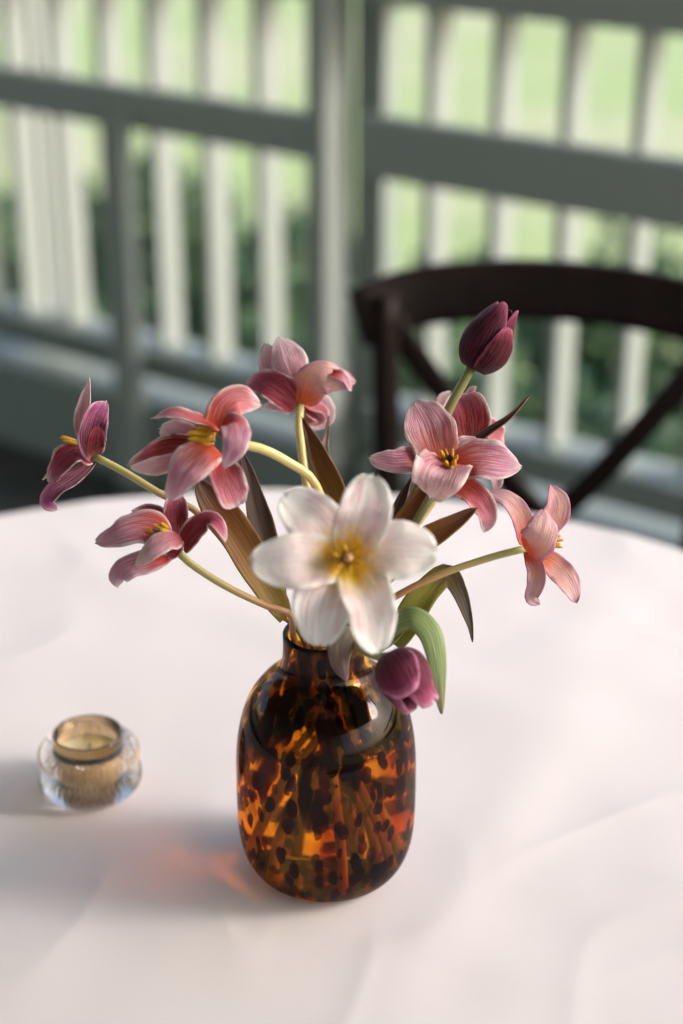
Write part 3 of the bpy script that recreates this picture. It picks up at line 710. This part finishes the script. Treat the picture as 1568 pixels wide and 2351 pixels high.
# 5: right of centre, in focus
flower('wide open pink tulip right of centre with orange heart', 1.115, c3, [
    dict(s=[(690, 1090, 8), (740, 990, 12), (845, 955, 16)], w=85, m='pink', face=(.2, .4, 1)),
    dict(s=[(660, 1180, 2), (770, 1230, 0), (850, 1320, -6), (885, 1400, -8), (865, 1478, -4)], w=82, m='rose', face=(.1, .4, 1), face2=(.3, .1, 1), cup=.25, p=.85, ruf=.12),
    dict(s=[(560, 1090, 2), (440, 1060, -2), (310, 1060, -6), (170, 1035, -2)], w=98, m='pink', face=(-.2, .5, .8), cup=.15, p=.85),
    dict(s=[(600, 1100, 2), (560, 950, 0), (520, 820, 4), (448, 698, 12)], w=150, m='pink', face=(0, .15, 1), cup=.18, p=1.05, pinch=.1),
    dict(s=[(670, 1110, 0), (780, 1050, -4), (920, 1050, -4), (1076, 1082, 4)], w=125, m='pink', face=(.1, .3, 1), cup=.15, p=.95, pinch=.08),
    dict(s=[(650, 1060, -12), (610, 1090, -30), (575, 1160, -36), (540, 1262, -26)], w=165, m='pale', face=(-.1, .4, .9), face2=(-.1, .1, 1), cup=.2, p=.9, q=.5, pinch=.12),
    ], stem=dict(p=[(1005, 1105, 1.118), (992, 1136, 1.118), (960, 1190, 1.12), (905, 1290, 1.13), (840, 1390, 1.14)], neck=(.02, 0), foot=(-.028, -.008)),
    stem_r=.0026, smat='stem_green',
    stamens=[((640, 1090, -6), (598, 985, -18), 15), ((650, 1080, -4), (628, 975, -12), 12), ((655, 1080, -6), (672, 975, -16), 15), ((660, 1090, -8), (702, 1015, -22), 15), ((660, 1110, -10), (685, 1045, -26), 17), ((645, 1115, -10), (630, 1050, -28), 16), ((655, 1130, -10), (665, 1085, -28), 16)],
    pistil=((655, 1090, -6), (660, 1010, -18), 16, 'pistil_dark'), seed=5,
    leaves=[dict(s=[(880, 1340, 1.135), (905, 1240, 1.13), (945, 1165, 1.125), (995, 1095, 1.125)], w=24, m='leaf_brown', face=(.3, .3, 1), p=.8),
            dict(s=[(885, 1290, 1.15), (915, 1170, 1.15), (945, 1095, 1.15)], w=17, m='leaf_dark', face=(-.2, .2, 1)),
            dict(s=[(870, 1345, 1.115), (935, 1272, 1.105), (1010, 1222, 1.10), (1094, 1168, 1.10)], w=31, m='leaf_brown', face=(-.3, .4, 1), p=.95, q=.7)])

# 7: far right, seen from the side
flower('pale salmon tulip at far right on a long arched stem, turned away to the right', 1.115, c3, [
    dict(s=[(1180, 1520, 10), (1270, 1420, 16), (1300, 1310, 16), (1262, 1200, 10)], w=82, m='salmon', face=(.2, .1, 1), p=1.1, q=.65),
    dict(s=[(1112, 1560, 2), (1095, 1420, 4), (1010, 1290, 2), (880, 1243, 4)], w=66, m='salmon', face=(.2, .3, 1), cup=.2, p=.85),
    dict(s=[(1190, 1620, 4), (1290, 1690, 6), (1370, 1780, 4), (1420, 1905, 6)], w=78, m='salmon', face=(.2, .2, 1), cup=.15, p=1.),
    dict(s=[(1125, 1585, 0), (1175, 1700, -6), (1175, 1800, -8), (1150, 1880, -8), (1195, 1915, -4)], w=56, m='salmon', face=(-.3, 0, 1), cup=.2, p=1.),
    dict(s=[(1113, 1588, -4), (1165, 1560, -18), (1215, 1480, -24), (1225, 1352, -18)], w=108, m='salmon', face=(.1, .1, 1), cup=-.2, p=.9, q=.5),
    ], stem=dict(p=[(1210, 1258, 1.115), (1126, 1280, 1.115), (1027, 1313, 1.11), (940, 1352, 1.11), (870, 1398, 1.115)], neck=(.02, -.01), foot=(-.02, .02)),
    smat='stem',
    stamens=[((1220, 1520, 2), (1330, 1505, 2), 13), ((1220, 1535, 0), (1345, 1530, 0), 12), ((1220, 1550, 2), (1338, 1575, 0), 12), ((1220, 1510, 6), (1312, 1475, 6), 13), ((1220, 1545, 8), (1325, 1555, 6), 12)], seed=7,
    leaves=[dict(s=[(905, 1480, 1.12), (947, 1405, 1.115), (985, 1352, 1.115), (1025, 1320, 1.12), (1054, 1358, 1.12), (1075, 1424, 1.118), (1084, 1470, 1.118)], w=30, m='leaf_olive', face=(-.3, .1, 1), face2=(.5, .2, .8), p=.62, q=.8, cup=.2)])

# white one in front
flower('big creamy white tulip with yellow heart, blurred in front of the vase neck', 1.0, c4, [
    dict(s=[(735, 650, 12), (520, 400, -2), (290, 235, -4)], w=200, m='white', tipx=.02, face=(-.1, .2, 1), cup=.16, p=1.1, q=.42, b=.18),
    dict(s=[(745, 670, 12), (590, 930, -4), (540, 1265, -6)], w=205, m='white', tipx=.02, face=(-.1, -.1, 1), cup=.16, p=1.2, q=.42, b=.18),
    dict(s=[(770, 660, 12), (1050, 600, -4), (1375, 610, -4)], w=205, m='white', tipx=.02, face=(.1, .1, 1), cup=.16, p=1.15, q=.42, b=.18),
    dict(s=[(750, 640, 10), (860, 360, -10), (915, 75, -10)], w=190, m='white', tipx=.02, face=(.1, .2, 1), cup=.2, p=1.15, q=.42, b=.18, pinch=.1),
    dict(s=[(765, 680, 10), (900, 960, -10), (960, 1320, -12)], w=180, m='white', tipx=.02, face=(.1, -.1, 1), cup=.2, p=1.1, q=.45, b=.18, pinch=.1),
    dict(s=[(725, 660, 10), (400, 680, -12), (75, 690, -12)], w=195, m='white', tipx=.02, face=(-.1, .1, 1), cup=.2, p=1.1, q=.45, b=.18, pinch=.1),
    ], stem=dict(p=[(796, 1284, 1.014), (797, 1300, 1.04), (790, 1345, 1.075), (772, 1410, 1.115)], neck=(.004, -.012), foot=(.03, .02)),
    stem_r=.0027,
    stamens=[((745, 660, 6), (745 + 105 * math.cos(a), 660 + 100 * math.sin(a), -14), 20) for a in (.3, 1.35, 2.4, 3.45, 4.5, 5.55)],
    pistil=((750, 660, 6), (758, 650, -20), 26, 'pistil'), seed=8,
    leaves=[dict(s=[(800, 1440, 1.105), (783, 1475, 1.092), (780, 1515, 1.085), (794, 1562, 1.082)], w=27, m='leaf_grey', face=(-.1, .3, 1), p=1., q=.7, cup=-.2)])

# ------------------------------------------------------------------ closed buds
def bud(label, p0, p1, rmax, mats, stem, stem_r, smat, seed, flare, leaves=(), squash=.9, twist=0., tip=.2):
    ax = (p1 - p0); LN = ax.length; A = ax.normalized()
    X = A.cross(FW).normalized(); Y = A.cross(X).normalized()      # Y turned towards the camera below
    if Y.dot(FW) > 0: Y = -Y
    e = empty('tulip_bud', p0); tag(e, label, 'tulip', 'tulips in the vase')
    rnd = random.Random(seed)
    for i, (phi, wid, lay, tl, fl, mt) in enumerate(flare):
        V = []; F = []; UVs = []; nt_, nsx = 26, 17
        ph = rnd.uniform(0, 6)
        for a in range(nt_):
            t = a / (nt_ - 1)
            tt = t * tl
            body = (math.sin(math.pi * min(1, .04 + tt * .92) ** .72)) ** .62
            r = rmax * (body * (1 - .0) + tip * tt ** 3) * lay
            out = fl * max(0, (t - .72) / .28) ** 2 * rmax
            ww = wid * (max(0, math.sin(math.pi * (.06 + .885 * t) ** .8)) ** .32 * .95 + .35 * (1 - t) ** 3)
            for b in range(nsx):
                s = -1 + 2 * b / (nsx - 1)
                ang = phi + s * ww + twist * t
                rr = r + out + rmax * .035 * noise.noise(Vector((s * 2, t * 4, seed + i * 3))) + (.03 * rmax * s * s * (1 if lay > 1 else -.5))
                rr += .05 * rmax * t * t * abs(s) ** 2 * math.sin(9 * t + ph + s * 2)
                d = X * math.sin(ang) + Y * math.cos(ang) * squash
                V.append(p0 + A * (LN * (tt - .03 * s * s * t)) + d * max(rr, rmax * .05)); UVs.append(((s + 1) / 2, t))
        for a in range(nt_ - 1):
            for b in range(nsx - 1):
                k = a * nsx + b; F.append((k, k + 1, k + nsx + 1, k + nsx))
        o = link('petal', mesh('petal', V, F, UVs), M[mt], e)
        m = o.modifiers.new('thick', 'SOLIDIFY'); m.thickness = .0005; m.offset = 0
    pts = [at(*q) for q in stem['p']]
    nx, ny = stem['neck']; fx, fy = stem['foot']
    pts += [NECK + Vector((nx, ny, 0)), VO + Vector((nx * .4 + fx * .25, ny * .4 + fy * .25, .12)), VO + Vector((fx * .75, fy * .75, .05)), VO + Vector((fx, fy, .009))]
    link('stem', tube_mesh('stem', pts, [stem_r * 1.15, stem_r, stem_r, stem_r], 12, 44), M[smat], e)
    for i, lf in enumerate(leaves):
        kw = {k: v for k, v in lf.items() if k not in ('s', 'w', 'm')}
        kw.setdefault('cup', .35); kw.setdefault('p', .85); kw.setdefault('q', .9); kw.setdefault('b', .35); kw.setdefault('ruf', .05)
        blade('leaf', e, [at(*q) for q in lf['s']], lf['w'] / FPX * lf['s'][1][2], M[lf['m']], seed=seed * 13 + i, thick=.0009, nt_=34, **kw)
bud('tall closed dark purple tulip bud rising in front of the chair back', at(1084, 846, 1.125), at(1163, 697, 1.12), 58 / FPX * 1.125, None,
    dict(p=[(1086, 838, 1.125), (1060, 884, 1.125), (1027, 947, 1.128), (985, 1050, 1.135), (930, 1180, 1.14), (850, 1340, 1.145)], neck=(.012, .006), foot=(-.04, .0)), .0028, 'stem_green', 21,
    [(2.6, 1.1, .9, .94, .0, 'plum'), (-2.4, 1.1, .9, .95, .0, 'plum'), (1.5, 1.1, .95, .97, .0, 'plum'), (-1.35, 1.05, .97, .99, .25, 'plum'), (.3, 1.0, 1.0, 1.0, .06, 'plum'), (-.75, .72, 1.05, .72, -.02, 'plum')], tip=.06)
bud('closed crimson purple tulip bud drooping over the right shoulder of the vase', at(900, 1500, 1.045), at(966, 1622, 1.035), 63 / FPX * 1.045, None,
    dict(p=[(902, 1505, 1.045), (872, 1508, 1.055), (838, 1496, 1.075), (812, 1480, 1.10)], neck=(.014, -.012), foot=(-.012, .03)), .0024, 'stem_green', 33,
    [(2.6, 1.0, .92, 1.0, .1, 'plum_crimson'), (-2.4, 1.0, .92, .98, .1, 'plum_crimson'), (1.6, 1.0, .95, 1.05, .25, 'plum_crimson'), (-1.5, 1.0, .97, 1.0, .0, 'plum_crimson'), (.5, .9, .99, 1.1, .1, 'plum_crimson'), (-.25, .95, 1.04, .8, .0, 'plum_crimson')], tip=.35,
    leaves=[dict(s=[(845, 1480, 1.11), (900, 1434, 1.085), (945, 1414, 1.075), (985, 1446, 1.07), (1003, 1510, 1.068), (1009, 1575, 1.068), (1014, 1638, 1.068)], w=28, m='leaf_green', face=(-.2, .7, .6), face2=(.3, .2, 1), p=.9, q=.7, cup=-.3),
            dict(s=[(850, 1500, 1.13), (895, 1470, 1.12), (935, 1440, 1.115)], w=15, m='leaf_green', face=(0, .4, .8))])

# ------------------------------------------------------------------ candle holder
def candle():
    c = at(209, 1806, 1.0); d = (c - Vector((0, 0, EYE))); t = (TZ + .0003 - EYE) / d.z
    O = Vector((0, 0, EYE)) + d * t
    e = empty('candle_holder', O)
    tag(e, 'small ribbed glass tealight holder with amber core on the left of the cloth', 'candle holder')
    rib = lambda a, r, h, j: (.0011 * math.cos(52 * a) if r > .028 and j < 60 else 0)
    prof = [Vector(p) for p in ((.024, .0), (.032, .0006), (.0364, .0058), (.0376, .0125), (.0356, .0188), (.0288, .0218), (.035, .0255), (.0366, .0302), (.0356, .0350), (.0318, .0384), (.0266, .0398))]
    outer = [(p.x, p.y) for p in catmull(prof, 46)]
    loop = outer + [(.0252, .0398), (.0252, .03), (.0250, .012), (.0243, .0048), (.0, .0040), (.0, .0)]
    g = link('ribbed_glass', lathe_mesh('ribbed_glass', loop, 448, rib=rib, close=False), M['clear']); g.parent = e
    cup = [(0, .0035), (.0238, .0038), (.0256, .0060), (.0257, .03), (.0258, .0465), (.0255, .0478), (.0244, .0478), (.0240, .0465), (.0236, .03), (.0232, .011), (.021, .0082), (0, .0082)]
    k = link('amber_cup', lathe_mesh('amber_cup', cup, 448, rib=lambda a, r, h, j: (.00035 * math.cos(56 * a) if 6 < j < 10 else 0), close=False), M['amber']); k.parent = e
    wax = [(0, .0078), (.0212, .0079), (.0235, .0112), (.0238, .030), (.0236, .0318), (.022, .0312), (.012, .0309), (0, .0308)]
    t_ = empty('candle', O + Vector((0, 0, .0086))); tag(t_, 'pale wax tealight inside the ribbed glass holder', 'candle')
    wx = link('wax', lathe_mesh('wax', [(r, h - .0086) for r, h in wax], 64, close=False), M['wax']); wx.parent = t_
    wk = link('wick', tube_mesh('wick', [Vector((0, 0, .021)), Vector((.0004, 0, .026)), Vector((.0015, .001, .029))], [.0006, .0005], 6, 6), M['wick']); wk.parent = t_
candle()
